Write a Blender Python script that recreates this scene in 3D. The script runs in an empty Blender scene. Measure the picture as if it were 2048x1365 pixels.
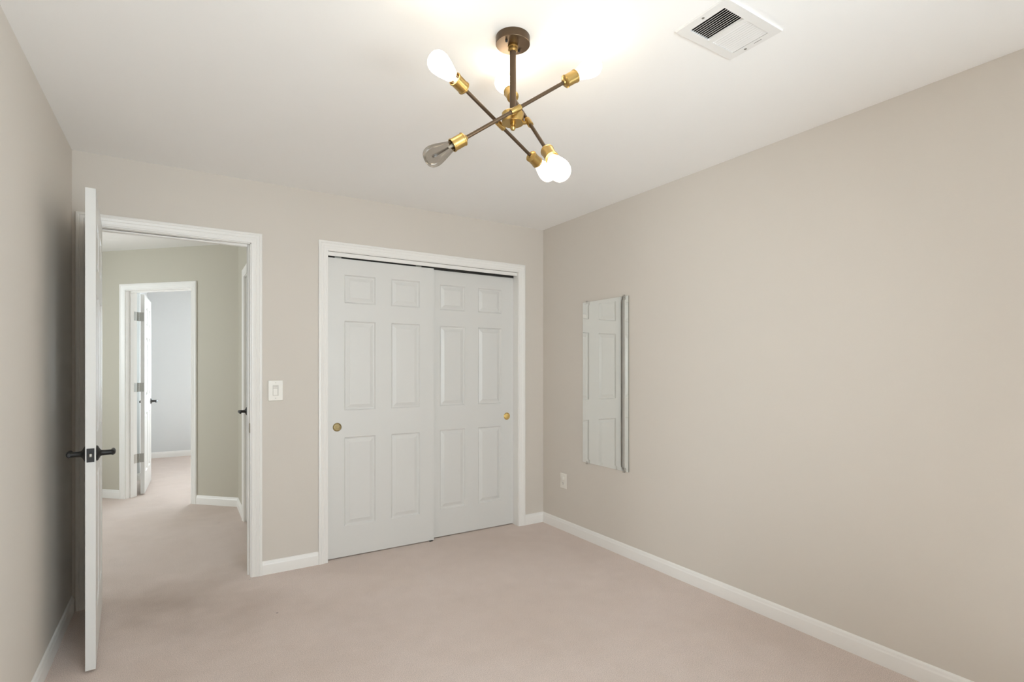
import bpy, bmesh, math, random
from mathutils import Vector, Matrix

random.seed(7)
C = bpy.context.scene.collection
SC = bpy.context.scene
R = math.radians

# ------------------------------------------------------------------ camera, sky, daylight, exposure
cam_d = bpy.data.cameras.new('camera')
cam_d.sensor_width = 36.0
cam_d.lens = 18.54
cam_d.shift_y = 0.0262
cam_d.clip_start = 0.02
cam = bpy.data.objects.new('camera', cam_d)
cam.location = (0, 0, 1.287)
cam.rotation_euler = (R(90), 0, R(-32.22))
C.objects.link(cam)
SC.camera = cam

world = bpy.data.worlds.new('sky')
SC.world = world
world.use_nodes = True
world.node_tree.nodes['Background'].inputs['Color'].default_value = (0.72, 0.86, 1.0, 1)
world.node_tree.nodes['Background'].inputs['Strength'].default_value = 1.2

SC.view_settings.view_transform = 'Standard'
SC.view_settings.look = 'None'
SC.view_settings.gamma = 1.0
SC.view_settings.use_curve_mapping = False
SC.view_settings.exposure = 0.15
SC.cycles.use_denoising = True
SC.cycles.max_bounces = 14
SC.cycles.diffuse_bounces = 8
SC.cycles.glossy_bounces = 6
SC.cycles.transmission_bounces = 10
SC.cycles.transparent_max_bounces = 12
SC.cycles.sample_clamp_indirect = 40.0
SC.cycles.caustics_reflective = False
SC.cycles.caustics_refractive = False

BULB = 11.5                       # what a lit bulb gives off
BULB_COL = (1.0, 0.84, 0.62)
DAY = (0.84, 0.92, 1.0)
# daylight through each window, the rear, hall and nook ones added as fill: (name, centre, rotation, width, height, watts)
for nm, loc, rot, w, h, p in (
        ('daylight_room', (2.86, -0.035, 1.42), (0, R(90), 0), 1.30, 1.00, 30),
        ('fill_rear', (0.80, -0.86, 1.42), (R(90), 0, 0), 1.30, 1.30, 74),
        ('daylight_far', (1.05, 9.32, 1.42), (R(-90), 0, 0), 1.40, 1.30, 92),
        ('daylight_side', (2.86, 7.40, 1.42), (0, R(90), 0), 1.30, 1.50, 12),
        ('fill_hall', (-2.86, 5.30, 1.42), (0, R(-90), 0), 1.30, 1.20, 55),
        ('fill_nook', (-1.72, 7.09, 1.42), (0, R(-90), 0), 1.30, 0.36, 34)):
    ld = bpy.data.lights.new(nm, 'AREA')
    ld.shape = 'RECTANGLE'
    ld.size, ld.size_y = w, h
    ld.energy = p
    ld.color = (0.95, 0.98, 1.0) if nm == 'fill_hall' else DAY
    lo = bpy.data.objects.new(nm, ld)
    lo.location = loc
    lo.rotation_euler = rot
    C.objects.link(lo)

fill_sun_d = bpy.data.lights.new('fill_sun', 'SUN')          # added fill: bounces off unseen carpet by the bedroom window to brighten the ceiling
fill_sun_d.energy = 47
fill_sun_d.angle = R(0.6)
fill_sun_d.color = (0.84, 0.93, 1.0)
fill_sun = bpy.data.objects.new('fill_sun', fill_sun_d)
fill_sun.rotation_euler = (0, R(48), 0)
fill_sun.location = (1.2, -3, 5)
C.objects.link(fill_sun)

H = 2.44          # ceiling height
XL, XR = -0.482, 2.575
YB, YR = 3.5975, -0.62
WT = 0.115

# ------------------------------------------------------------------ materials
def mat(name, col, rough=0.5, metal=0.0, bump=None, vary=None, spec=0.5, coat=0.0):
    """plain principled surface; bump = (scale, strength, distance), vary = (scale, amount)"""
    m = bpy.data.materials.new(name)
    m.use_nodes = True
    nt = m.node_tree
    b = nt.nodes['Principled BSDF']
    b.inputs['Base Color'].default_value = (*col, 1)
    b.inputs['Roughness'].default_value = rough
    b.inputs['Metallic'].default_value = metal
    b.inputs['Specular IOR Level'].default_value = spec
    b.inputs['Coat Weight'].default_value = coat
    tc = nt.nodes.new('ShaderNodeTexCoord')
    if bump:
        n = nt.nodes.new('ShaderNodeTexNoise')
        n.inputs['Scale'].default_value = bump[0]
        n.inputs['Detail'].default_value = 3
        nt.links.new(tc.outputs['Object'], n.inputs['Vector'])
        bp = nt.nodes.new('ShaderNodeBump')
        bp.inputs['Strength'].default_value = bump[1]
        bp.inputs['Distance'].default_value = bump[2]
        nt.links.new(n.outputs['Fac'], bp.inputs['Height'])
        nt.links.new(bp.outputs['Normal'], b.inputs['Normal'])
    if vary:
        n = nt.nodes.new('ShaderNodeTexNoise')
        n.inputs['Scale'].default_value = vary[0]
        n.inputs['Detail'].default_value = 4
        nt.links.new(tc.outputs['Object'], n.inputs['Vector'])
        mr = nt.nodes.new('ShaderNodeMapRange')
        mr.inputs['To Min'].default_value = 1 - vary[1]
        mr.inputs['To Max'].default_value = 1 + vary[1]
        nt.links.new(n.outputs['Fac'], mr.inputs['Value'])
        mx = nt.nodes.new('ShaderNodeMix')
        mx.data_type = 'RGBA'
        mx.blend_type = 'MULTIPLY'
        mx.inputs['Factor'].default_value = 1
        mx.inputs['A'].default_value = (*col, 1)
        nt.links.new(mr.outputs['Result'], mx.inputs['B'])
        nt.links.new(mx.outputs['Result'], b.inputs['Base Color'])
    return m

M = {}
M['wall'] = mat('beige_wall_paint', (0.66, 0.615, 0.56), 0.6, bump=(260, 0.10, 0.002), vary=(1.3, 0.012), spec=0.3)
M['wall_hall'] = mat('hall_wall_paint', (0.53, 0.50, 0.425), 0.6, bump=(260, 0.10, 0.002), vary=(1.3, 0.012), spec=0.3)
M['wall_far'] = mat('pale_wall_paint', (0.685, 0.70, 0.705), 0.6, bump=(260, 0.10, 0.002), spec=0.3)
M['ceiling'] = mat('ceiling_paint', (0.89, 0.885, 0.875), 0.75, bump=(200, 0.08, 0.002), vary=(1.1, 0.01), spec=0.25)
M['trim'] = mat('white_trim_paint', (0.85, 0.835, 0.81), 0.34, bump=(90, 0.03, 0.001))
M['plastic'] = mat('white_plastic', (0.80, 0.77, 0.71), 0.35)
M['plastic_grey'] = mat('grey_white_plastic', (0.62, 0.59, 0.54), 0.4)  # greyer plastic for the switch bezel and screws
M['bronze'] = mat('dark_bronze', (0.115, 0.075, 0.045), 0.38, 0.75, bump=(700, 0.05, 0.0005))
M['black'] = mat('black_bronze', (0.010, 0.009, 0.0085), 0.45, 0.0)
M['brass'] = mat('brushed_brass', (0.52, 0.35, 0.125), 0.32, 1.0, bump=(900, 0.04, 0.0003))
M['old_brass'] = mat('aged_brass', (0.30, 0.235, 0.12), 0.34, 1.0, bump=(300, 0.08, 0.0005))
M['nickel'] = mat('satin_nickel', (0.40, 0.39, 0.36), 0.42, 1.0)
M['vent'] = mat('white_vent_enamel', (0.78, 0.77, 0.755), 0.4)
M['duct'] = mat('dark_duct_metal', (0.045, 0.036, 0.028), 0.6, 0.2, vary=(40, 0.4))
M['dark'] = mat('dark_slot', (0.02, 0.018, 0.015), 0.7)
M['mirror_edge'] = mat('dark_glass_edge', (0.20, 0.19, 0.15), 0.25)
M['filament'] = mat('dark_filament', (0.10, 0.075, 0.055), 0.5)
M['ceramic'] = mat('bulb_stem_glass', (0.8, 0.78, 0.7), 0.2)

def door_mat():
    m = mat('white_door_paint', (0.70, 0.695, 0.675), 0.36)
    nt = m.node_tree
    b = nt.nodes['Principled BSDF']
    tc = nt.nodes.new('ShaderNodeTexCoord')
    mp = nt.nodes.new('ShaderNodeMapping')
    mp.inputs['Scale'].default_value = (140, 140, 5)
    n = nt.nodes.new('ShaderNodeTexNoise')
    n.inputs['Scale'].default_value = 1.0
    n.inputs['Detail'].default_value = 4
    nt.links.new(tc.outputs['Object'], mp.inputs['Vector'])
    nt.links.new(mp.outputs['Vector'], n.inputs['Vector'])
    bp = nt.nodes.new('ShaderNodeBump')
    bp.inputs['Strength'].default_value = 0.12
    bp.inputs['Distance'].default_value = 0.0012
    nt.links.new(n.outputs['Fac'], bp.inputs['Height'])
    nt.links.new(bp.outputs['Normal'], b.inputs['Normal'])
    return m
M['door'] = door_mat()

def carpet_mat():
    m = bpy.data.materials.new('pink_beige_carpet')
    m.use_nodes = True
    nt = m.node_tree
    L = nt.links.new
    b = nt.nodes['Principled BSDF']
    b.inputs['Roughness'].default_value = 0.95
    b.inputs['Specular IOR Level'].default_value = 0.15
    b.inputs['Sheen Weight'].default_value = 0.25
    b.inputs['Sheen Roughness'].default_value = 0.6
    tc = nt.nodes.new('ShaderNodeTexCoord')
    def noise(scale, detail=3, rough=0.55):
        n = nt.nodes.new('ShaderNodeTexNoise')
        n.inputs['Scale'].default_value = scale
        n.inputs['Detail'].default_value = detail
        n.inputs['Roughness'].default_value = rough
        L(tc.outputs['Object'], n.inputs['Vector'])
        return n
    def ramp(src, p0, p1, c0, c1):
        r = nt.nodes.new('ShaderNodeValToRGB')
        r.color_ramp.elements[0].position = p0
        r.color_ramp.elements[0].color = (*c0, 1)
        r.color_ramp.elements[1].position = p1
        r.color_ramp.elements[1].color = (*c1, 1)
        L(src, r.inputs['Fac'])
        return r
    def mul(a, bb, f=1.0):
        x = nt.nodes.new('ShaderNodeMix')
        x.data_type = 'RGBA'
        x.blend_type = 'MULTIPLY'
        x.inputs['Factor'].default_value = f
        L(a, x.inputs['A'])
        if hasattr(bb, 'is_linked') or hasattr(bb, 'links'):
            L(bb, x.inputs['B'])
        return x
    fine = noise(300, 4, 0.7)
    grain = ramp(fine.outputs['Fac'], 0.34, 0.62, (0.51, 0.412, 0.36), (0.92, 0.782, 0.71))
    mid = noise(9, 4, 0.6)
    midr = ramp(mid.outputs['Fac'], 0.30, 0.70, (0.965, 0.96, 0.955), (1.02, 1.02, 1.02))
    big = noise(1.6, 5, 0.65)
    bigr = ramp(big.outputs['Fac'], 0.36, 0.60, (0.95, 0.935, 0.92), (1.01, 1.01, 1.015))
    # foot traffic soils the pile in a path through the doorway
    sep = nt.nodes.new('ShaderNodeSeparateXYZ')
    L(tc.outputs['Object'], sep.inputs['Vector'])
    def math_(op, a, bb):
        x = nt.nodes.new('ShaderNodeMath')
        x.operation = op
        for i, v in ((0, a), (1, bb)):
            if isinstance(v, (int, float)):
                x.inputs[i].default_value = v
            else:
                L(v, x.inputs[i])
        return x.outputs[0]
    wob = noise(2.4, 3)
    dx = math_('DIVIDE', math_('SUBTRACT', sep.outputs['X'], 0.15), 0.62)
    dy = math_('DIVIDE', math_('SUBTRACT', sep.outputs['Y'], 3.35), 0.95)
    d2 = math_('ADD', math_('MULTIPLY', dx, dx), math_('MULTIPLY', dy, dy))
    d3 = math_('ADD', d2, math_('MULTIPLY', wob.outputs['Fac'], 1.2))
    soil = ramp(d3, 0.45, 1.75, (0.80, 0.775, 0.75), (1.0, 1.0, 1.0))
    # a few flecks of lint
    vor = nt.nodes.new('ShaderNodeTexVoronoi')
    vor.inputs['Scale'].default_value = 3.1
    vor.inputs['Randomness'].default_value = 1.0
    L(tc.outputs['Object'], vor.inputs['Vector'])
    fleck = ramp(vor.outputs['Distance'], 0.014, 0.022, (0.45, 0.42, 0.42), (1, 1, 1))
    c = mul(grain.outputs['Color'], midr.outputs['Color'])
    c = mul(c.outputs['Result'], bigr.outputs['Color'])
    c = mul(c.outputs['Result'], soil.outputs['Color'])
    c = mul(c.outputs['Result'], fleck.outputs['Color'])
    L(c.outputs['Result'], b.inputs['Base Color'])
    bp = nt.nodes.new('ShaderNodeBump')
    bp.inputs['Strength'].default_value = 0.7
    bp.inputs['Distance'].default_value = 0.006
    L(fine.outputs['Fac'], bp.inputs['Height'])
    L(bp.outputs['Normal'], b.inputs['Normal'])
    return m
M['carpet'] = carpet_mat()

def mirror_mat():
    m = bpy.data.materials.new('silvered_mirror')
    m.use_nodes = True
    b = m.node_tree.nodes['Principled BSDF']
    b.inputs['Base Color'].default_value = (0.91, 0.91, 0.88, 1)
    b.inputs['Metallic'].default_value = 1.0
    b.inputs['Roughness'].default_value = 0.0
    return m
M['mirror'] = mirror_mat()

def clear_mat(name, tint, alpha, rough=0.02):
    """thin clear sheet: passes light straight through with a faint surface reflection"""
    m = bpy.data.materials.new(name)
    m.use_nodes = True
    nt = m.node_tree
    nt.nodes.clear()
    out = nt.nodes.new('ShaderNodeOutputMaterial')
    tr = nt.nodes.new('ShaderNodeBsdfTransparent')
    tr.inputs['Color'].default_value = (*tint, 1)
    gl = nt.nodes.new('ShaderNodeBsdfGlossy')
    gl.inputs['Roughness'].default_value = rough
    fr = nt.nodes.new('ShaderNodeFresnel')
    fr.inputs['IOR'].default_value = 1.45
    mx = nt.nodes.new('ShaderNodeMixShader')
    mlt = nt.nodes.new('ShaderNodeMath')
    mlt.operation = 'MULTIPLY'
    mlt.inputs[1].default_value = alpha
    nt.links.new(fr.outputs[0], mlt.inputs[0])
    nt.links.new(mlt.outputs[0], mx.inputs[0])
    nt.links.new(tr.outputs[0], mx.inputs[1])
    nt.links.new(gl.outputs[0], mx.inputs[2])
    nt.links.new(mx.outputs[0], out.inputs['Surface'])
    return m
M['pane'] = clear_mat('window_glass', (0.97, 0.99, 0.98), 0.8)
M['smoke_glass'] = clear_mat('smoky_bulb_glass', (0.72, 0.69, 0.65), 0.5)
M['neck_glass'] = clear_mat('clear_bulb_neck', (0.97, 0.96, 0.93), 0.5)
M['clip'] = clear_mat('clear_plastic', (0.985, 0.98, 0.975), 0.35, 0.2)

def glow_mat():
    m = bpy.data.materials.new('glowing_bulb_glass')
    m.use_nodes = True
    b = m.node_tree.nodes['Principled BSDF']
    b.inputs['Base Color'].default_value = (0.9, 0.88, 0.8, 1)
    b.inputs['Roughness'].default_value = 0.1
    b.inputs['Emission Color'].default_value = (*BULB_COL, 1)
    b.inputs['Emission Strength'].default_value = BULB
    return m
M['glow'] = glow_mat()

# ------------------------------------------------------------------ mesh helpers
class MB:
    """collects shapes into one mesh; every point goes through the matrix T"""
    def __init__(self, T=None):
        self.v, self.f, self.T = [], [], T or Matrix.Identity(4)
    def pt(self, p):
        self.v.append(tuple(self.T @ Vector(p)))
        return len(self.v) - 1
    def face(self, pts):
        self.f.append([self.pt(p) for p in pts])
    def box(self, x0, x1, y0, y1, z0, z1):
        i = [self.pt((x, y, z)) for z in (z0, z1) for y in (y0, y1) for x in (x0, x1)]
        for q in ((0, 1, 3, 2), (4, 6, 7, 5), (0, 4, 5, 1), (2, 3, 7, 6), (0, 2, 6, 4), (1, 5, 7, 3)):
            self.f.append([i[k] for k in q])
        return self
    def lathe(self, prof, o, d, n=32):
        """profile [(radius, distance along d)] turned about the axis through o"""
        d = Vector(d).normalized()
        o = Vector(o)
        a = d.orthogonal().normalized()
        b = d.cross(a)
        rings = []
        for r, h in prof:
            c = o + d * h
            if r < 1e-6:
                rings.append([self.pt(c)])
            else:
                rings.append([self.pt(c + (a * math.cos(2 * math.pi * k / n) + b * math.sin(2 * math.pi * k / n)) * r) for k in range(n)])
        for p, q in zip(rings, rings[1:]):
            for k in range(n):
                k2 = (k + 1) % n
                if len(p) == 1 and len(q) == 1:
                    break
                if len(p) == 1:
                    self.f.append([p[0], q[k], q[k2]])
                elif len(q) == 1:
                    self.f.append([p[k], q[0], p[k2]])
                else:
                    self.f.append([p[k], q[k], q[k2], p[k2]])
        return self
    def rod(self, a, b, r, n=20):
        a, b = Vector(a), Vector(b)
        L = (b - a).length
        return self.lathe([(0, 0), (r, 0), (r, L), (0, L)], a, b - a, n)
    def tube(self, pts, radii, n=16, flat=1.0, up=(0, 0, 1)):
        """rounded bar through pts; flat squashes it along the side axis"""
        P = [Vector(p) for p in pts]
        rings = []
        for i, p in enumerate(P):
            t = (P[min(i + 1, len(P) - 1)] - P[max(i - 1, 0)]).normalized()
            s = t.cross(Vector(up))
            s = s.normalized() if s.length > 1e-5 else t.orthogonal().normalized()
            u = s.cross(t)
            r = radii[i]
            rings.append([self.pt(p + s * (math.cos(2 * math.pi * k / n) * r * flat) + u * (math.sin(2 * math.pi * k / n) * r)) for k in range(n)])
        for p, q in zip(rings, rings[1:]):
            for k in range(n):
                self.f.append([p[k], q[k], q[(k + 1) % n], p[(k + 1) % n]])
        self.f.append(rings[0][::-1])
        self.f.append(rings[-1])
        return self
    def sweep(self, prof, path, normals, closed_ends=True):
        """prof [(u, v)] placed at each path point with the axes given per point"""
        rings = []
        for p, (ua, va) in zip(path, normals):
            p, ua, va = Vector(p), Vector(ua), Vector(va)
            rings.append([self.pt(p + ua * u + va * v) for u, v in prof])
        n = len(prof)
        for p, q in zip(rings, rings[1:]):
            for k in range(n):
                k2 = (k + 1) % n
                self.f.append([p[k], q[k], q[k2], p[k2]])
        if closed_ends:
            self.f.append(rings[0][::-1])
            self.f.append(rings[-1])
        return self
    def build(self, name, m, parent=None, smooth=True, bevel=0, loc=None, rz=0, segs=2):
        me = bpy.data.meshes.new(name)
        me.from_pydata(self.v, [], self.f)
        bm = bmesh.new()
        bm.from_mesh(me)
        bmesh.ops.remove_doubles(bm, verts=bm.verts, dist=1e-6)
        bmesh.ops.recalc_face_normals(bm, faces=bm.faces)
        bm.to_mesh(me)
        bm.free()
        if smooth:
            me.polygons.foreach_set('use_smooth', [True] * len(me.polygons))
            me.set_sharp_from_angle(angle=R(32))
        o = bpy.data.objects.new(name, me)
        me.materials.append(m if not isinstance(m, str) else M[m])
        C.objects.link(o)
        if parent is not None:
            o.parent = parent
        if loc is not None:
            o.location = loc
        if rz:
            o.rotation_euler = (0, 0, rz)
        if bevel:
            b = o.modifiers.new('edge', 'BEVEL')
            b.width = bevel
            b.segments = segs
            b.limit_method = 'ANGLE'
        return o

def tag(o, label=None, cat=None, group=None, kind=None):
    if label: o['label'] = label
    if cat: o['category'] = cat
    if group: o['group'] = group
    if kind: o['kind'] = kind
    return o

def struct(o, label=None, cat=None):
    return tag(o, label, cat, kind='structure')

def empty(name, loc, rz=0):
    o = bpy.data.objects.new(name, None)
    o.location = loc
    o.rotation_euler = (0, 0, rz)
    o.empty_display_size = 0.1
    C.objects.link(o)
    return o

def frame_at(o, ux, uy):
    """matrix with local x along ux, local y along uy (both horizontal), z up"""
    ux, uy = Vector(ux).normalized(), Vector(uy).normalized()
    m = Matrix.Identity(4)
    m.col[0][:3], m.col[1][:3], m.col[2][:3], m.col[3][:3] = ux, uy, (0, 0, 1), o
    return m

def wall_mesh(T, u0, u1, holes, t=WT, top=H):
    """wall along local x from u0 to u1, thickness along local y, holes [(a, b, z0, z1)]"""
    b = MB(T)
    holes = [(h[0] - 0.006, h[1] + 0.006, h[2], h[3] + 0.006) if h[2] == 0 else h for h in holes]
    us = sorted({u0, u1, *[h[0] for h in holes], *[h[1] for h in holes]})
    for a, c in zip(us, us[1:]):
        mid = (a + c) / 2
        cuts = sorted((h[2], h[3]) for h in holes if h[0] < mid < h[1])
        z = 0.0
        for z0, z1 in cuts:
            if z0 > z:
                b.box(a, c, 0, t, z, z0)
            z = z1
        if z < top:
            b.box(a, c, 0, t, z, top)
    return b

# ------------------------------------------------------------------ shell
b = MB()
b.face([(-2.9, -0.9, 0), (2.9, -0.9, 0), (2.9, 9.5, 0), (-2.9, 9.5, 0)])
floor = struct(b.build('floor', 'carpet', smooth=False), 'pinkish beige wall-to-wall carpet running through the doorway', 'floor')

VX0, VX1, VY0, VY1 = 1.462, 1.712, 1.056, 1.206      # duct opening above the vent
b = MB()
b.box(-2.9, VX0, -0.9, 9.5, H, H + 0.1)
b.box(VX1, 2.9, -0.9, 9.5, H, H + 0.1)
b.box(VX0, VX1, -0.9, VY0, H, H + 0.1)
b.box(VX0, VX1, VY1, 9.5, H, H + 0.1)
struct(b.build('ceiling', 'ceiling', smooth=False), 'smooth off-white ceiling carrying the light and the vent', 'ceiling')

# openings
DO0, DO1, DOZ = -0.400, 0.367, 2.050                 # room doorway
CL0, CL1, CLZ = 0.830, 2.325, 2.062                  # closet
HC = Vector((0.46, 5.487, 0))                        # corner where the hall's slanted wall starts
HD = Vector((-0.70711, 0.70711, 0))
HN = Vector((0.70711, 0.70711, 0))
HO0, HO1, HOZ = 0.520, 1.280, 2.042                  # doorway in the slanted wall
SY0, SY1, SZ = 4.15, 4.915, 2.045                    # closed door on the hall's right side

T_back = frame_at((0, YB, 0), (1, 0, 0), (0, 1, 0))
struct(wall_mesh(T_back, XL - WT, XR, [(DO0, DO1, 0, DOZ), (CL0, CL1, 0, CLZ)]).build('wall_back', 'wall', smooth=False),
       'beige wall with the open doorway and the sliding closet doors', 'wall')
T_left = frame_at((XL, YR, 0), (0, 1, 0), (-1, 0, 0))
struct(wall_mesh(T_left, -WT, YB - YR, []).build('wall_left', 'wall', smooth=False), 'beige wall behind the open door, in its shadow', 'wall')
T_right = frame_at((XR, YR, 0), (0, 1, 0), (1, 0, 0))
struct(wall_mesh(T_right, -WT, 9.30 - YR, [(-0.52 - YR, 0.45 - YR, 0.80, 2.05), (6.70 - YR, 8.10 - YR, 0.80, 2.05)]).build('wall_right', 'wall', smooth=False),
       'long bare beige wall with the mirror on it', 'wall')
T_rear = frame_at((XL, YR, 0), (1, 0, 0), (0, -1, 0))
struct(wall_mesh(T_rear, 0, XR - XL, [(0.20 - XL, 1.40 - XL, 0.80, 2.05)]).build('wall_rear', 'wall', smooth=False), 'beige wall facing the closet', 'wall')

T_hall = frame_at(HC, HD, HN)
struct(wall_mesh(T_hall, 0, 1.75, [(HO0, HO1, 0, HOZ)]).build('wall_hall_far', 'wall_hall', smooth=False),
       'slanted greige hall wall with a doorway into a bright room', 'wall')
T_hr = frame_at((0.46, YB + WT, 0), (0, 1, 0), (1, 0, 0))
struct(wall_mesh(T_hr, 0, HC.y - YB - WT, [(SY0 - YB - WT, SY1 - YB - WT, 0, SZ)], t=0.10).build('wall_hall_right', 'wall_hall', smooth=False),
       'narrow strip of hall wall beside a closed white door', 'wall')
he = HC + HD * 1.75
struct(MB().box(-2.6, he.x + 0.02, he.y, he.y + 0.1, 0, H).build('wall_hall_back', 'wall_hall', smooth=False), 'hall wall out of sight past the doorway', 'wall')
T_hl = frame_at((-2.6, YB, 0), (0, 1, 0), (-1, 0, 0))
struct(wall_mesh(T_hl, 0, 3.3, [(4.70 - YB, 5.90 - YB, 0.80, 2.05)]).build('wall_hall_left', 'wall_hall', smooth=False), 'end wall of the hall with an added window', 'wall')
struct(MB().box(-2.7, XL - WT, YB, YB + WT, 0, H).build('wall_hall_front', 'wall_hall', smooth=False), 'hall wall backing onto the bedroom side', 'wall')
# far room
struct(MB().box(0.50, XR, 5.50, 5.60, 0, H).build('wall_far_front', 'wall_far', smooth=False), 'near wall of the bright far room', 'wall')
T_ff = frame_at((-0.385, 9.062, 0), (1, 0, 0), (0, 1, 0))
struct(wall_mesh(T_ff, -0.1, XR + 0.385, [(0.40 + 0.385, 1.75 + 0.385, 0.80, 2.05)]).build('wall_far_back', 'wall_far', smooth=False), 'pale wall at the end of the bright far room', 'wall')
struct(MB().box(-1.5, -0.385, 7.36, 7.46, 0, H).box(-0.485, -0.385, 7.46, 9.06, 0, H).build('wall_far_left', 'wall_far', smooth=False), 'pale wall behind the opened far door', 'wall')
T_nk = frame_at((-1.46, 6.70, 0), (0, 1, 0), (-1, 0, 0))
struct(wall_mesh(T_nk, 0, 0.75, [(0.20, 0.58, 0.80, 2.05)]).build('wall_nook', 'wall_far', smooth=False), 'end wall of the nook behind the far door', 'wall')

# windows (all out of the picture): frame, sash bars, pane
def window(n, T, u0, u1, z0, z1, label):
    w = MB(T)
    f = 0.05
    for a, c, d, e in ((u0, u1, z0, z0 + f), (u0, u1, z1 - f, z1), (u0, u0 + f, z0 + f, z1 - f), (u1 - f, u1, z0 + f, z1 - f)):
        w.box(a, c, 0.02, 0.09, d, e)
    root = struct(w.build('window_%d' % n, 'trim', bevel=0.003), label, 'window')
    zm = (z0 + z1) / 2
    MB(T).box(u0 + f, u1 - f, 0.035, 0.075, zm - 0.018, zm + 0.018).build('sash_rail', 'trim', root)
    MB(T).box(u0 - 0.05, u1 + 0.05, -0.06, 0.03, z0 - 0.025, z0).build('window_sill', 'trim', root, bevel=0.004)
    MB(T).face([(u0 + f, 0.055, z0 + f), (u1 - f, 0.055, z0 + f), (u1 - f, 0.055, z1 - f), (u0 + f, 0.055, z1 - f)]) if False else None
    MB(T).box(u0 + f, u1 - f, 0.054, 0.057, z0 + f, z1 - f).build('pane', 'pane', root, smooth=False)
window(1, T_right, -0.52 - YR, 0.45 - YR, 0.80, 2.05, 'white sash window at the near end of the mirror wall')
window(6, T_rear, 0.20 - XL, 1.40 - XL, 0.80, 2.05, 'added white sash window in the wall facing the closet, for room light')  # unseen window added to let more light into the bedroom
window(2, T_ff, 0.785, 2.135, 0.80, 2.05, 'white sash window at the end of the far room')
window(3, T_right, 6.70 - YR, 8.10 - YR, 0.80, 2.05, 'white sash window in the side of the far room')
window(4, T_hl, 4.70 - YB, 5.90 - YB, 0.80, 2.05, 'added white sash window at the end of the hall, for hall light')  # unseen window added to light the hall from its left end
window(5, T_nk, 0.20, 0.58, 0.80, 2.05, 'added narrow window lighting the nook behind the far door')  # unseen window added to brighten the wall behind the hinge gap

# ------------------------------------------------------------------ casings and baseboards
CW = 0.061
CASING = [(0, 0), (0, 0.008), (0.003, 0.0098), (0.009, 0.0102), (0.0115, 0.0085), (0.016, 0.0092), (0.026, 0.0125), (0.0285, 0.0108),
          (0.033, 0.0135), (0.042, 0.0158), (0.0445, 0.0142), (0.048, 0.0168), (0.056, 0.0172), (0.0600, 0.0150), (CW, 0.0115), (CW, 0)]

def casing(T, u0, u1, z1, side=-1):
    """mitred moulding round an opening in a wall whose face is local y=0; side -1 stands out of the near face"""
    m = MB(T)
    f = Vector((0, side, 0))
    x, z = Vector((1, 0, 0)), Vector((0, 0, 1))
    m.sweep(CASING, [(u0, 0, 0), (u0, 0, z1), (u1, 0, z1), (u1, 0, 0)],
            [(-x, f), (-x + z, f), (x + z, f), (x, f)])
    return m

def jamb(T, u0, u1, z1, t, depth0=0.0):
    m = MB(T)
    j = 0.006
    m.box(u0 - j, u0, depth0, t, 0, z1 + j)
    m.box(u1, u1 + j, depth0, t, 0, z1 + j)
    m.box(u0 - j, u1 + j, depth0, t, z1, z1 + j)
    return m

def stop(T, u0, u1, z1, y0, y1):
    m = MB(T)
    s = 0.011
    m.box(u0, u0 + s, y0, y1, 0, z1)
    m.box(u1 - s, u1, y0, y1, 0, z1)
    m.box(u0 + s, u1 - s, y0, y1, z1 - s, z1)
    return m

rev = 0.005
t1 = struct(casing(T_back, DO0 - rev, DO1 + rev, DOZ + rev).build('trim_1', 'trim'), 'white moulded casing round the open doorway', 'door casing')
jamb(T_back, DO0, DO1, DOZ, WT).build('jamb', 'trim', t1, smooth=False)
stop(T_back, DO0, DO1, DOZ, 0.040, 0.075).build('door_stop', 'trim', t1, bevel=0.002)
casing(frame_at((0, YB + WT, 0), (1, 0, 0), (0, 1, 0)), DO0 - rev, DO1 + rev, DOZ + rev, 1).build('hall_side_casing', 'trim', t1)
sp = MB(T_back).box(DO1 - 0.0015, DO1 + 0.001, 0.008, 0.038, 0.885, 0.945)
sp.build('strike_plate', 'old_brass', t1, bevel=0.001)

t2 = struct(casing(T_back, CL0 - 0.002, CL1 + 0.002, CLZ + 0.003).build('trim_2', 'trim'), 'white moulded casing round the closet', 'door casing')
jamb(T_back, CL0, CL1, CLZ, WT).build('jamb', 'trim', t2, smooth=False)
MB(T_back).box(CL0 + 0.001, CL1 - 0.002, 0.008, 0.020, 2.034, 2.0600).box(CL0 + 0.001, CL1 - 0.008, 0.020, 0.110, 2.047, 2.060).build('track_fascia', 'trim', t2, bevel=0.0015)
MB(T_back).box(CL0 + 0.002, CL1 - 0.002, 0.066, 0.072, 2.026, 2.047).build('track_rail', 'dark', t2, smooth=False)
MB(T_back).box(1.565, 1.590, 0.026, 0.105, 0, 0.005).build('floor_guide', 'dark', t2, smooth=False)

t3 = struct(casing(T_hall, HO0 - rev, HO1 + rev, HOZ + rev).build('trim_3', 'trim'), 'white casing round the doorway in the slanted hall wall', 'door casing')
jamb(T_hall, HO0, HO1, HOZ, WT).build('jamb', 'trim', t3, smooth=False)
stop(T_hall, HO0, HO1, HOZ, 0.040, 0.075).build('door_stop', 'trim', t3, bevel=0.002)
casing(frame_at(HC + HN * WT, HD, HN), HO0 - rev, HO1 + rev, HOZ + rev, 1).build('room_side_casing', 'trim', t3)

t4 = struct(casing(T_hr, SY0 - rev - YB - WT, SY1 + rev - YB - WT, SZ + rev).build('trim_4', 'trim'), 'white casing of the closed door on the hall side wall', 'door casing')
jamb(T_hr, SY0 - YB - WT, SY1 - YB - WT, SZ, 0.10).build('jamb', 'trim', t4, smooth=False)

BASE = [(0, 0), (0.0125, 0), (0.0125, 0.058), (0.0118, 0.062), (0.0092, 0.066), (0.0086, 0.069), (0.0080, 0.076), (0.0055, 0.0815), (0.0025, 0.0835), (0, 0.0835)]

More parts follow.
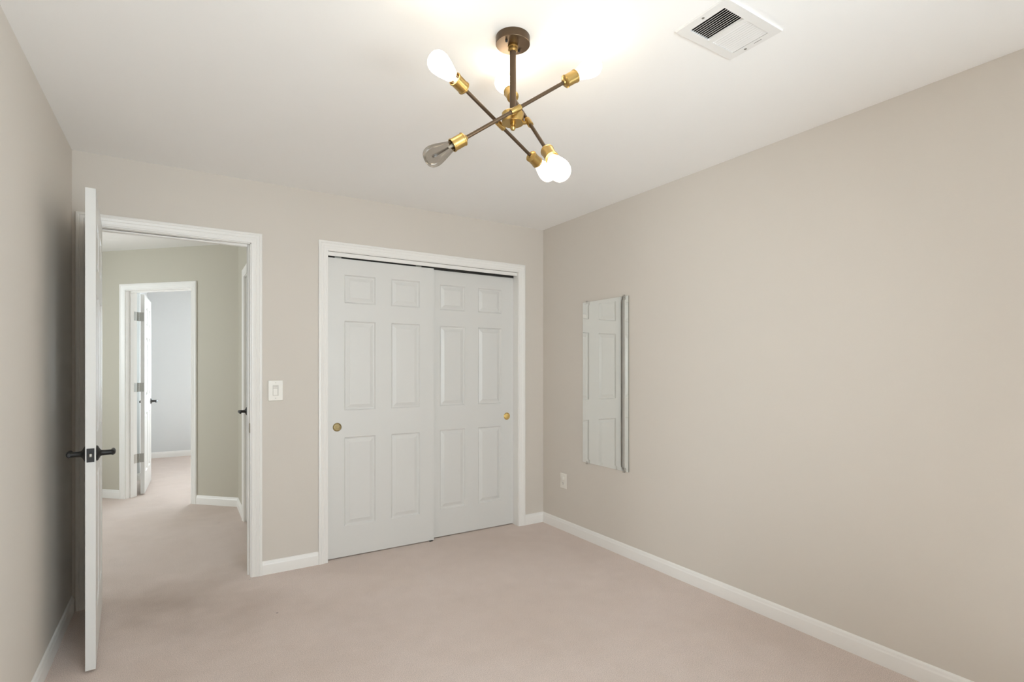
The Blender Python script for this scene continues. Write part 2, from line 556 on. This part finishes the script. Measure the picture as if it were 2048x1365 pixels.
def baseboard(name, a, c, n, label, m0=0.0, m1=0.0):
    """moulding along the wall foot from a to c, standing out along n; m0/m1 mitre the ends into a corner"""
    a, c, n = Vector(a), Vector(c), Vector(n).normalized()
    t = (c - a).normalized()
    m = MB()
    z = Vector((0, 0, 1))
    m.sweep(BASE, [a, c], [(n + t * m0, z), (n - t * m1, z)])
    return struct(m.build(name, 'trim'), label, 'baseboard')

baseboard('baseboard_back', (DO1 + rev + CW, YB, 0), (CL0 - 0.002 - CW, YB, 0), (0, -1, 0), 'short white baseboard between doorway and closet')
baseboard('baseboard_corner', (CL1 + 0.002 + CW, YB, 0), (XR, YB, 0), (0, -1, 0), 'tiny white baseboard between closet and room corner', 0, 1)
baseboard('baseboard_right', (XR, YB, 0), (XR, YR, 0), (-1, 0, 0), 'long white baseboard along the wall with the mirror', 1, 1)
baseboard('baseboard_left', (XL, YR, 0), (XL, YB, 0), (1, 0, 0), 'white baseboard in shadow behind the open door', 1, 0)
baseboard('baseboard_rear', (XL, YR, 0), (XR, YR, 0), (0, 1, 0), 'white baseboard along the wall facing the closet', 1, 1)
hp = lambda s: HC + HD * s
baseboard('baseboard_hall_far', hp(0), hp(HO0 - rev - CW), -HN, 'white baseboard right of the slanted wall\'s doorway', 0.41, 0)
baseboard('baseboard_hall_end', hp(HO1 + rev + CW), hp(1.75), -HN, 'white baseboard left of the slanted wall\'s doorway')
baseboard('baseboard_hall_right', (0.46, SY1 + rev + CW, 0), (0.46, HC.y, 0), (-1, 0, 0), 'stub of baseboard beside the closed hall door', 0, 0.41)
baseboard('baseboard_far_back', (-0.385, 9.062, 0), (XR, 9.062, 0), (0, -1, 0), 'white baseboard at the end of the bright far room', 1, 1)
baseboard('baseboard_far_left', (-0.385, 9.062, 0), (-0.385, 7.36, 0), (1, 0, 0), 'white baseboard hidden behind the far door', 1, 0)
baseboard('baseboard_nook', (-0.385, 7.36, 0), (-1.46, 7.36, 0), (0, -1, 0), 'white baseboard seen through the far door\'s hinge gap')

# ------------------------------------------------------------------ six-panel doors
ZS = [(0.205, 0.808), (0.990, 1.598), (1.719, 1.912)]

def door_leaf(W, T, Hh, z0=0.0, cols=None):
    """six moulded panels on both faces; local x 0..W, y 0..T, z from z0"""
    m = MB()
    if cols is None:
        st, ml = 0.112, 0.114
        pw = (W - 2 * st - ml) / 2
        cols = [(st, st + pw), (st + pw + ml, W - st)]
    xs = sorted({0, W, *[c for k in cols for c in k]})
    zs = sorted({z0, z0 + Hh, *[z0 + c for k in ZS for c in k]})
    steps = [(0.0, 0.0), (0.0035, 0.0045), (0.008, 0.0098), (0.015, 0.0105), (0.036, 0.0035), (0.039, 0.0022)]
    for y, s in ((0, 1), (T, -1)):
        for xa, xb in zip(xs, xs[1:]):
            for za, zb in zip(zs, zs[1:]):
                pan = any(abs(xa - k[0]) < 1e-9 for k in cols) and any(abs(za - z0 - k[0]) < 1e-9 for k in ZS)
                if not pan:
                    m.face([(xa, y, za), (xb, y, za), (xb, y, zb), (xa, y, zb)])
                    continue
                prev = None
                for ins, dep in steps:
                    yy = y + s * dep
                    ring = [(xa + ins, yy, za + ins), (xb - ins, yy, za + ins), (xb - ins, yy, zb - ins), (xa + ins, yy, zb - ins)]
                    if prev:
                        for k in range(4):
                            k2 = (k + 1) % 4
                            m.face([prev[k], prev[k2], ring[k2], ring[k]])
                    prev = ring
                m.face(prev)
    for xa, xb in zip(xs, xs[1:]):
        m.face([(xa, 0, z0), (xb, 0, z0), (xb, T, z0), (xa, T, z0)])
        m.face([(xa, 0, z0 + Hh), (xb, 0, z0 + Hh), (xb, T, z0 + Hh), (xa, T, z0 + Hh)])
    for za, zb in zip(zs, zs[1:]):
        m.face([(0, 0, za), (0, T, za), (0, T, zb), (0, 0, zb)])
        m.face([(W, 0, za), (W, T, za), (W, T, zb), (W, 0, zb)])
    return m

def lever(parent, x, z, y, s, d):
    """rose, neck and lever on the face at local y, standing out along s, lever pointing along d (local x)"""
    o = MB()
    o.lathe([(0, 0), (0.033, 0), (0.033, 0.003), (0.031, 0.006), (0.023, 0.010), (0.0155, 0.014), (0.0125, 0.018), (0.0115, 0.030),
             (0.0115, 0.052), (0, 0.052)], (x, y, z), (0, s, 0), 28)
    pts = [(x - d * 0.012, y + s * 0.055, z), (x - d * 0.009, y + s * 0.056, z), (x + d * 0.004, y + s * 0.0575, z), (x + d * 0.030, y + s * 0.0585, z), (x + d * 0.065, y + s * 0.0580, z - 0.001),
           (x + d * 0.092, y + s * 0.056, z - 0.003), (x + d * 0.099, y + s * 0.055, z - 0.004), (x + d * 0.101, y + s * 0.0545, z - 0.004)]
    o.tube(pts, [0.0085, 0.0120, 0.0130, 0.0120, 0.0110, 0.0100, 0.0085, 0.005], 18, 0.75)
    return o.build('lever_handle', 'black', parent)

# the open bedroom door, swung in against the left wall
DW = 0.758
d1 = empty('door_1', (-0.388, 3.580, 0), R(-86.0))
struct(d1, 'white six-panel door standing open in the shadow of the corner, black levers', 'door')
door_leaf(DW, 0.035, 2.032, 0.013).build('door_leaf', 'door', d1, smooth=False)
lever(d1, DW - 0.062, 0.918, 0.035, 1, -1)
lever(d1, DW - 0.062, 0.918, 0.0, -1, -1)
lp = MB().box(DW - 0.0008, DW + 0.0016, 0.0045, 0.0305, 0.889, 0.947).build('latch_plate', 'black', d1, bevel=0.0012)
lb = MB().box(DW + 0.0016, DW + 0.0125, 0.0125, 0.0235, 0.911, 0.926)
lb.build('latch_bolt', 'nickel', lp, bevel=0.003)
def hinge(parent, x, y, z, hgt=0.089, r=0.0058):
    o = MB()
    k = hgt / 5
    for i in range(5):
        o.lathe([(0, 0.0008), (r, 0.0008), (r, k - 0.0008), (0, k - 0.0008)], (x, y, z - hgt / 2 + i * k), (0, 0, 1), 14)
    return o
for hz in (0.25, 1.03, 1.81):
    o = hinge(d1, -0.004, -0.0065, hz)
    o.box(-0.0022, 0.0002, -0.003, 0.031, hz - 0.0445, hz + 0.0445)
    o.build('hinge', 'black', d1)

# closet sliding doors: the front leaf on the left overlaps the rear leaf on the right
CWD = 0.768
def pull(parent, x, z, y=0.0, m='old_brass'):
    o = MB()
    o.lathe([(0, 0.0006), (0.0100, 0.0006), (0.0104, 0.0010), (0.0112, 0.0010), (0.0116, 0.0006), (0.0212, 0.0004), (0.0225, 0.0022), (0.0250, 0.0030), (0.0285, 0.0016), (0.0292, 0.0)], (x, y, z), (0, -1, 0), 40)
    return o.build('finger_pull', m, parent)
def hanger(parent, x, z, y):
    o = MB().box(x - 0.022, x + 0.022, y - 0.003, y + 0.0005, z - 0.004, z + 0.016)
    return o.build('roller_hanger', 'nickel', parent)
d2 = empty('door_2', (CL0 + 0.002, YB + 0.030, 0.0015))
struct(d2, 'sliding white six-panel closet door nearest the doorway, dull brass pull at its left', 'door')
door_leaf(CWD, 0.032, 2.018, 0.006).build('door_leaf', 'door', d2, smooth=False)
pull(d2, 0.064, 0.886)
for hx in (0.075, 0.655):
    hanger(d2, hx, 2.022, 0.022)
d3 = empty('door_3', (CL1 - 0.001 - CWD, YB + 0.074, 0.0015))
struct(d3, 'sliding white six-panel closet door nearest the mirror, bright brass pull at its right', 'door')
door_leaf(CWD, 0.032, 2.018, 0.006).build('door_leaf', 'door', d3, smooth=False)
pull(d3, CWD - 0.060, 0.890, 0.0, 'brass')
for hx in (0.12, 0.630):
    hanger(d3, hx, 2.022, 0.010)

# door in the slanted hall wall, swung wide into the far room
d4 = empty('door_4', (-0.3005, 6.505, 0), R(88.0))
struct(d4, 'white door swung wide open into the bright far room, nickel hinges', 'door')
door_leaf(0.755, 0.034, 2.018, 0.012).build('door_leaf', 'door', d4, smooth=False)
lever(d4, 0.693, 0.912, 0.0, -1, -1)
lever(d4, 0.693, 0.912, 0.034, 1, -1)
Td4 = Matrix.Translation((-0.3005, 6.505, 0)) @ Matrix.Rotation(R(88.0), 4, 'Z')
jl = Td4.inverted() @ (hp(HO1 - 0.001) + HN * (WT - 0.004))      # where the jamb ends, in the door's own frame
for hz in (0.377, 1.090, 1.803):
    o = MB()
    kx, ky = -0.002, 0.047
    o.box(-0.0015, 0.0003, 0.006, ky - 0.004, hz - 0.0445, hz + 0.0445)             # leaf on the door edge
    k = 0.089 / 5
    for i in range(5):
        o.lathe([(0, 0.0007), (0.0066, 0.0007), (0.0066, k - 0.0007), (0, k - 0.0007)], (kx - 0.004, ky + 0.003, hz - 0.0445 + i * k), (0, 0, 1), 14)
    a = Vector((kx - 0.004, ky + 0.005, hz))
    e = Vector((jl.x, jl.y, hz))
    dirn = (Td4.inverted().to_3x3() @ (-HN)).normalized()
    e2 = e + dirn * 0.034
    up = Vector((0, 0, 0.0445))
    o.face([a - up, e - up, e + up, a + up])
    o.face([e - up, e2 - up, e2 + up, e + up])
    o.build('hinge', 'nickel', d4)

# closed door on the hall's right side
d5 = empty('door_5', (0.470, SY0 + 0.003, 0), R(90))
struct(d5, 'closed white door seen edge-on at the right of the hall, black lever', 'door')
door_leaf(SY1 - SY0 - 0.006, 0.035, 2.028, 0.012).build('door_leaf', 'door', d5, smooth=False, loc=(0, -0.035, 0))
lever(d5, SY1 - SY0 - 0.066, 0.928, 0.0, 1, -1)

# ------------------------------------------------------------------ ceiling light
def cw(X, Z, z):
    """point given by its offset right of and ahead of the doorway-facing axis, turned into room axes"""
    return Vector((X * 0.8460 + Z * 0.5332, -X * 0.5332 + Z * 0.8460, z))
HUB = cw(0.003, 1.839, 0)
lamp = empty('ceiling_light', (HUB.x, HUB.y, H))
tag(lamp, 'six-bulb ceiling light with crossed bronze rods and brass sockets, one bulb unlit', 'ceiling light')
Z0 = lambda z: z - H
can = MB().lathe([(0, 0), (0.0590, 0), (0.0595, -0.002), (0.0595, -0.0255), (0.0585, -0.0270), (0, -0.0270)], (0, 0, 0), (0, 0, 1), 56).build('canopy', 'bronze', lamp)
for a in (R(200), R(20)):
    MB().lathe([(0, 0), (0.0042, 0), (0.0042, -0.004), (0.0028, -0.0075), (0, -0.008)], (0.036 * math.cos(a), 0.036 * math.sin(a), -0.027), (0, 0, 1), 16).build('screw', 'black', can)
MB().lathe([(0, -0.027), (0.0165, -0.027), (0.0175, -0.030), (0.0175, -0.034), (0.0145, -0.036), (0.0145, -0.040), (0.0165, -0.042), (0.0165, -0.046), (0.012, -0.050), (0, -0.050)],
           (0, 0, 0), (0, 0, 1), 32).build('stem_collar', 'brass', lamp)
MB().lathe([(0, -0.048), (0.0110, -0.048), (0.0110, Z0(2.172)), (0, Z0(2.172))], (0, 0, 0), (0, 0, 1), 28).build('stem', 'bronze', lamp)
hub = MB().lathe([(0, Z0(2.176)), (0.036, Z0(2.176)), (0.0385, Z0(2.1735)), (0.0385, Z0(2.1405)), (0.037, Z0(2.139)), (0, Z0(2.139))], (0, 0, 0), (0, 0, 1), 48).build('hub', 'brass', lamp)
MB().lathe([(0, Z0(2.139)), (0.010, Z0(2.139)), (0.010, Z0(2.134)), (0.008, Z0(2.132)), (0.010, Z0(2.128)), (0.0095, Z0(2.122)), (0.006, Z0(2.116)), (0, Z0(2.1145))],
           (0, 0, 0), (0, 0, 1), 28).build('finial', 'brass', hub)

BULB_PROF = [(0.0130, 0.000), (0.0145, 0.008), (0.0165, 0.018), (0.0200, 0.030), (0.0248, 0.046), (0.0295, 0.062), (0.0328, 0.076), (0.0342, 0.087), (0.0335, 0.097),
             (0.0302, 0.107), (0.0240, 0.1145), (0.0150, 0.1185), (0.0065, 0.1200), (0, 0.1202)]
# each rod: its two socket centres and whether each bulb is lit
ARMS = [(cw(-0.168, 1.700, 2.202), cw(0.085, 2.040, 2.095), True, True),
        (cw(0.202, 1.835, 2.2926), cw(-0.176, 1.735, 2.0306), True, False),
        (cw(-0.003, 1.950, 2.298), cw(0.120, 1.700, 1.977), True, True)]
for A, B, la, lb_ in ARMS:
    off = Vector((HUB.x, HUB.y, H))
    a, b_ = A - off, B - off
    mid, d = (a + b_) / 2, (b_ - a).normalized()
    half = (b_ - a).length / 2
    rod = MB().rod(mid - d * (half - 0.018), mid + d * (half - 0.018), 0.0062, 20).build('arm', 'bronze', lamp)
    sl = MB().lathe([(0, -0.020), (0.0098, -0.020), (0.0102, -0.018), (0.0102, 0.018), (0.0098, 0.020), (0, 0.020)], mid, d, 28)
    ax = Vector((0, 0, mid.z)) - mid
    sl.rod(mid, mid + ax.normalized() * max(ax.length - 0.036, 0.01), 0.0062, 16)
    sl.build('swivel_sleeve', 'brass', rod)
    for end, s, lit in ((a, -1, la), (b_, 1, lb_)):
        dd = d * s
        p0 = end - dd * 0.026                                    # back of the socket
        so = MB().lathe([(0, -0.005), (0.0095, -0.005), (0.0105, 0.000), (0.0180, 0.002), (0.0208, 0.0045), (0.0222, 0.0055), (0.0222, 0.0085), (0.0208, 0.0095), (0.0210, 0.046),
                         (0.0224, 0.0475), (0.0224, 0.0510), (0.0216, 0.0520), (0.0196, 0.0520), (0.0190, 0.0500), (0.0190, 0.030), (0, 0.030)], p0, dd, 36)
        so.build('socket', 'brass', lamp)
        q = p0 + dd * 0.036
        if lit:
            gp = [(r, h) for r, h in BULB_PROF if h > 0.025]
            bo = MB().lathe([(0, 0.0275), (0.0145, 0.0275), (0.0190, 0.0282)] + gp, q, dd, 32).build('bulb', 'glow', lamp)
            MB().lathe([(r, h) for r, h in BULB_PROF if h < 0.031], q, dd, 32).build('bulb_neck', 'neck_glass', bo)
            MB().lathe([(0.0125, -0.004), (0.0130, 0.004), (0.0080, 0.010), (0.0055, 0.0272), (0, 0.0273)], q, dd, 20).build('glass_stem', 'ceramic', bo)
            bo['label'] = 'lit white-hot bulb'
        else:
            bo = MB().lathe(BULB_PROF, q, dd, 40).build('bulb', 'smoke_glass', lamp)
            bo['label'] = 'unlit smoky glass bulb'
            MB().lathe([(0.0125, -0.004), (0.0130, 0.003), (0.0075, 0.008), (0.0045, 0.022), (0.0030, 0.030), (0, 0.031)], q, dd, 20).build('glass_stem', 'ceramic', bo)
            fl = MB()
            side = dd.orthogonal().normalized()
            up = dd.cross(side)
            for k in range(7):
                g = 2 * math.pi * k / 7
                e = side * math.cos(g) + up * math.sin(g)
                fl.rod(q + dd * 0.030 + e * 0.0022, q + dd * 0.092 + e * 0.0042, 0.0006, 6)
            fl.rod(q + dd * 0.026, q + dd * 0.094, 0.0010, 8)
            fl.build('filament', 'filament', bo)

# ------------------------------------------------------------------ ceiling vent
vent = empty('ceiling_vent', (1.586, 1.128, H))
tag(vent, 'white square-cornered ceiling vent with two banks of slats', 'vent')
fo = MB()
ox, oy = 0.1515, 0.1015          # outer half size
ix, iy = 0.118, 0.068            # opening half size
hgt = -0.0060
O = [(-ox, -oy), (ox, -oy), (ox, oy), (-ox, oy)]
lip = [(x * 0.988, y * 0.982) for x, y in O]
I = [(-ix, -iy), (ix, -iy), (ix, iy), (-ix, iy)]
for k in range(4):
    k2 = (k + 1) % 4
    fo.face([(*O[k], 0), (*O[k2], 0), (*O[k2], -0.002), (*O[k], -0.002)])
    fo.face([(*O[k], -0.002), (*O[k2], -0.002), (*lip[k2], hgt), (*lip[k], hgt)])
    fo.face([(*lip[k], hgt), (*lip[k2], hgt), (*I[k2], hgt), (*I[k], hgt)])
    fo.face([(*I[k], hgt), (*I[k2], hgt), (*I[k2], 0.0015), (*I[k], 0.0015)])
fo.box(-0.017, 0.001, -iy, iy, hgt, 0.004)                         # bar between the banks
fo.build('frame', 'vent', vent)
def bank(x0, x1, n, tilt, half=0.0062):
    o = MB()
    for k in range(n):
        x = x0 + (x1 - x0) * (k + 0.5) / n
        dx, dz = half * math.cos(tilt), half * math.sin(tilt)
        nx, nz = -math.sin(tilt) * 0.0005, math.cos(tilt) * 0.0005
        zc = hgt + half * abs(math.sin(tilt)) + 0.0004
        P = [(x - dx - nx, zc - dz - nz), (x + dx - nx, zc + dz - nz), (x + dx + nx, zc + dz + nz), (x - dx + nx, zc - dz + nz)]
        lo = [(px, -iy, pz) for px, pz in P]
        hi = [(px, iy, pz) for px, pz in P]
        for i in range(4):
            j = (i + 1) % 4
            o.face([lo[i], lo[j], hi[j], hi[i]])
        o.face(lo)
        o.face(hi[::-1])
    return o
bank(-ix, -0.018, 10, R(40)).build('slat_bank', 'vent', vent, smooth=False)
bank(0.002, ix, 10, R(152), 0.0036).build('slat_bank', 'vent', vent, smooth=False)
for sx, sy in ((-0.1345, 0.0), (0.1345, 0.028)):
    MB().lathe([(0, -0.0008), (0.0045, -0.0008), (0.0045, -0.0016), (0.003, -0.0026), (0, -0.003)], (sx, sy, hgt + 0.0008), (0, 0, 1), 18).build('screw', 'nickel', vent)
MB().box(0.1300, 0.1318, -0.036, -0.008, hgt - 0.0003, hgt + 0.002).build('lever_slot', 'dark', vent, smooth=False)
bx = MB()
a0, a1, b0, b1 = VX0 - 1.586 + 0.001, VX1 - 1.586 - 0.001, VY0 - 1.128 + 0.001, VY1 - 1.128 - 0.001
for q in ([(a0, b0, 0), (a1, b0, 0), (a1, b0, 0.2), (a0, b0, 0.2)], [(a0, b1, 0), (a1, b1, 0), (a1, b1, 0.2), (a0, b1, 0.2)],
          [(a0, b0, 0), (a0, b1, 0), (a0, b1, 0.2), (a0, b0, 0.2)], [(a1, b0, 0), (a1, b1, 0), (a1, b1, 0.2), (a1, b0, 0.2)],
          [(a0, b0, 0.2), (a1, b0, 0.2), (a1, b1, 0.2), (a0, b1, 0.2)]):
    bx.face(q)
bx.build('duct_box', 'duct', vent, smooth=False)

# ------------------------------------------------------------------ mirror
MY0, MY1, MZ0, MZ1 = 2.599, 3.077, 0.579, 1.777
mir = empty('wall_mirror', (XR, (MY0 + MY1) / 2, (MZ0 + MZ1) / 2))
tag(mir, 'tall frameless mirror with a border line, reflecting the closet door', 'mirror')
hw, hh = (MY1 - MY0) / 2, (MZ1 - MZ0) / 2
bvl = 0.026
x0, x1 = -0.0065, -0.0058
g = MB()
o4 = [(-hw, -hh), (hw, -hh), (hw, hh), (-hw, hh)]
i4 = [(-hw + bvl, -hh + bvl), (hw - bvl, -hh + bvl), (hw - bvl, hh - bvl), (-hw + bvl, hh - bvl)]
g.face([(x0, *p) for p in i4])
for k in range(4):
    k2 = (k + 1) % 4
    g.face([(x0, *i4[k]), (x0, *i4[k2]), (x1, *o4[k2]), (x1, *o4[k])])
g.build('mirror_glass', 'mirror', mir, smooth=False)
e = MB()
for k in range(4):
    k2 = (k + 1) % 4
    e.face([(x1, *o4[k]), (x1, *o4[k2]), (-0.0005, *o4[k2]), (-0.0005, *o4[k])])
e.face([(-0.0005, *p) for p in o4])
e.build('glass_edge', 'mirror_edge', mir, smooth=False)
for sy in (-1, 1):
    for sz in (-1, 1):
        cy, cz = sy * (hw - 0.045), sz * hh
        c_ = MB()
        c_.box(-0.0105, -0.0075, cy - 0.008, cy + 0.008, min(cz - sz * 0.012, cz + sz * 0.010), max(cz - sz * 0.012, cz + sz * 0.010))
        c_.box(-0.0075, 0.0, cy - 0.008, cy + 0.008, min(cz + sz * 0.0015, cz + sz * 0.010), max(cz + sz * 0.0015, cz + sz * 0.010))
        cl = c_.build('mirror_clip', 'clip', mir, bevel=0.0006)

# ------------------------------------------------------------------ light switch and outlet
sw = empty('light_switch', (0.510, YB, 1.1445))
tag(sw, 'white dimmer switch plate between doorway and closet', 'light switch')
MB().box(-0.0435, 0.0435, -0.0065, 0, -0.064, 0.064).build('cover_plate', 'plastic', sw, bevel=0.005, segs=3)
MB().box(-0.0168, 0.0168, -0.0078, -0.006, -0.0335, 0.0335).build('switch_bezel', 'plastic_grey', sw, bevel=0.001)
MB().box(-0.0140, 0.0100, -0.0095, -0.0075, -0.0300, 0.0120).build('rocker', 'plastic', sw, bevel=0.001)
MB().box(-0.0140, 0.0100, -0.0105, -0.0075, 0.0165, 0.0200).build('dimmer_slider', 'plastic', sw, bevel=0.0008)
for z in (-0.0485, 0.0485):
    MB().lathe([(0, 0.0062), (0.0034, 0.0062), (0.0034, 0.0070), (0, 0.0074)], (0, 0, z), (0, -1, 0), 16).build('screw', 'plastic_grey', sw)

ou = empty('wall_outlet', (XR, 3.316, 0.392))
tag(ou, 'white duplex outlet low on the wall under the mirror, top socket capped', 'outlet')
MB().box(-0.0060, 0, -0.0385, 0.0385, -0.0600, 0.0600).build('cover_plate', 'plastic', ou, bevel=0.0045, segs=3)
for z in (0.0205, -0.0195):
    MB().box(-0.0078, -0.0055, -0.0165, 0.0165, z - 0.0140, z + 0.0140).build('receptacle', 'plastic', ou, bevel=0.004, segs=3)
sl = MB()
for dy in (-0.0065, 0.0065):
    sl.box(-0.0082, -0.0070, dy - 0.0012, dy + 0.0012, -0.0215, -0.0115)
sl.lathe([(0, 0.0070), (0.0026, 0.0070), (0.0026, 0.0082), (0, 0.0082)], (0, 0, -0.0270), (-1, 0, 0), 14)
sl.build('plug_slots', 'dark', ou, smooth=False)
MB().lathe([(0, 0.0076), (0.0170, 0.0076), (0.0175, 0.0110), (0.0160, 0.0160), (0.0110, 0.0190), (0, 0.0200)], (0, 0, 0.0205), (-1, 0, 0), 28).build('safety_cap', 'plastic', ou)
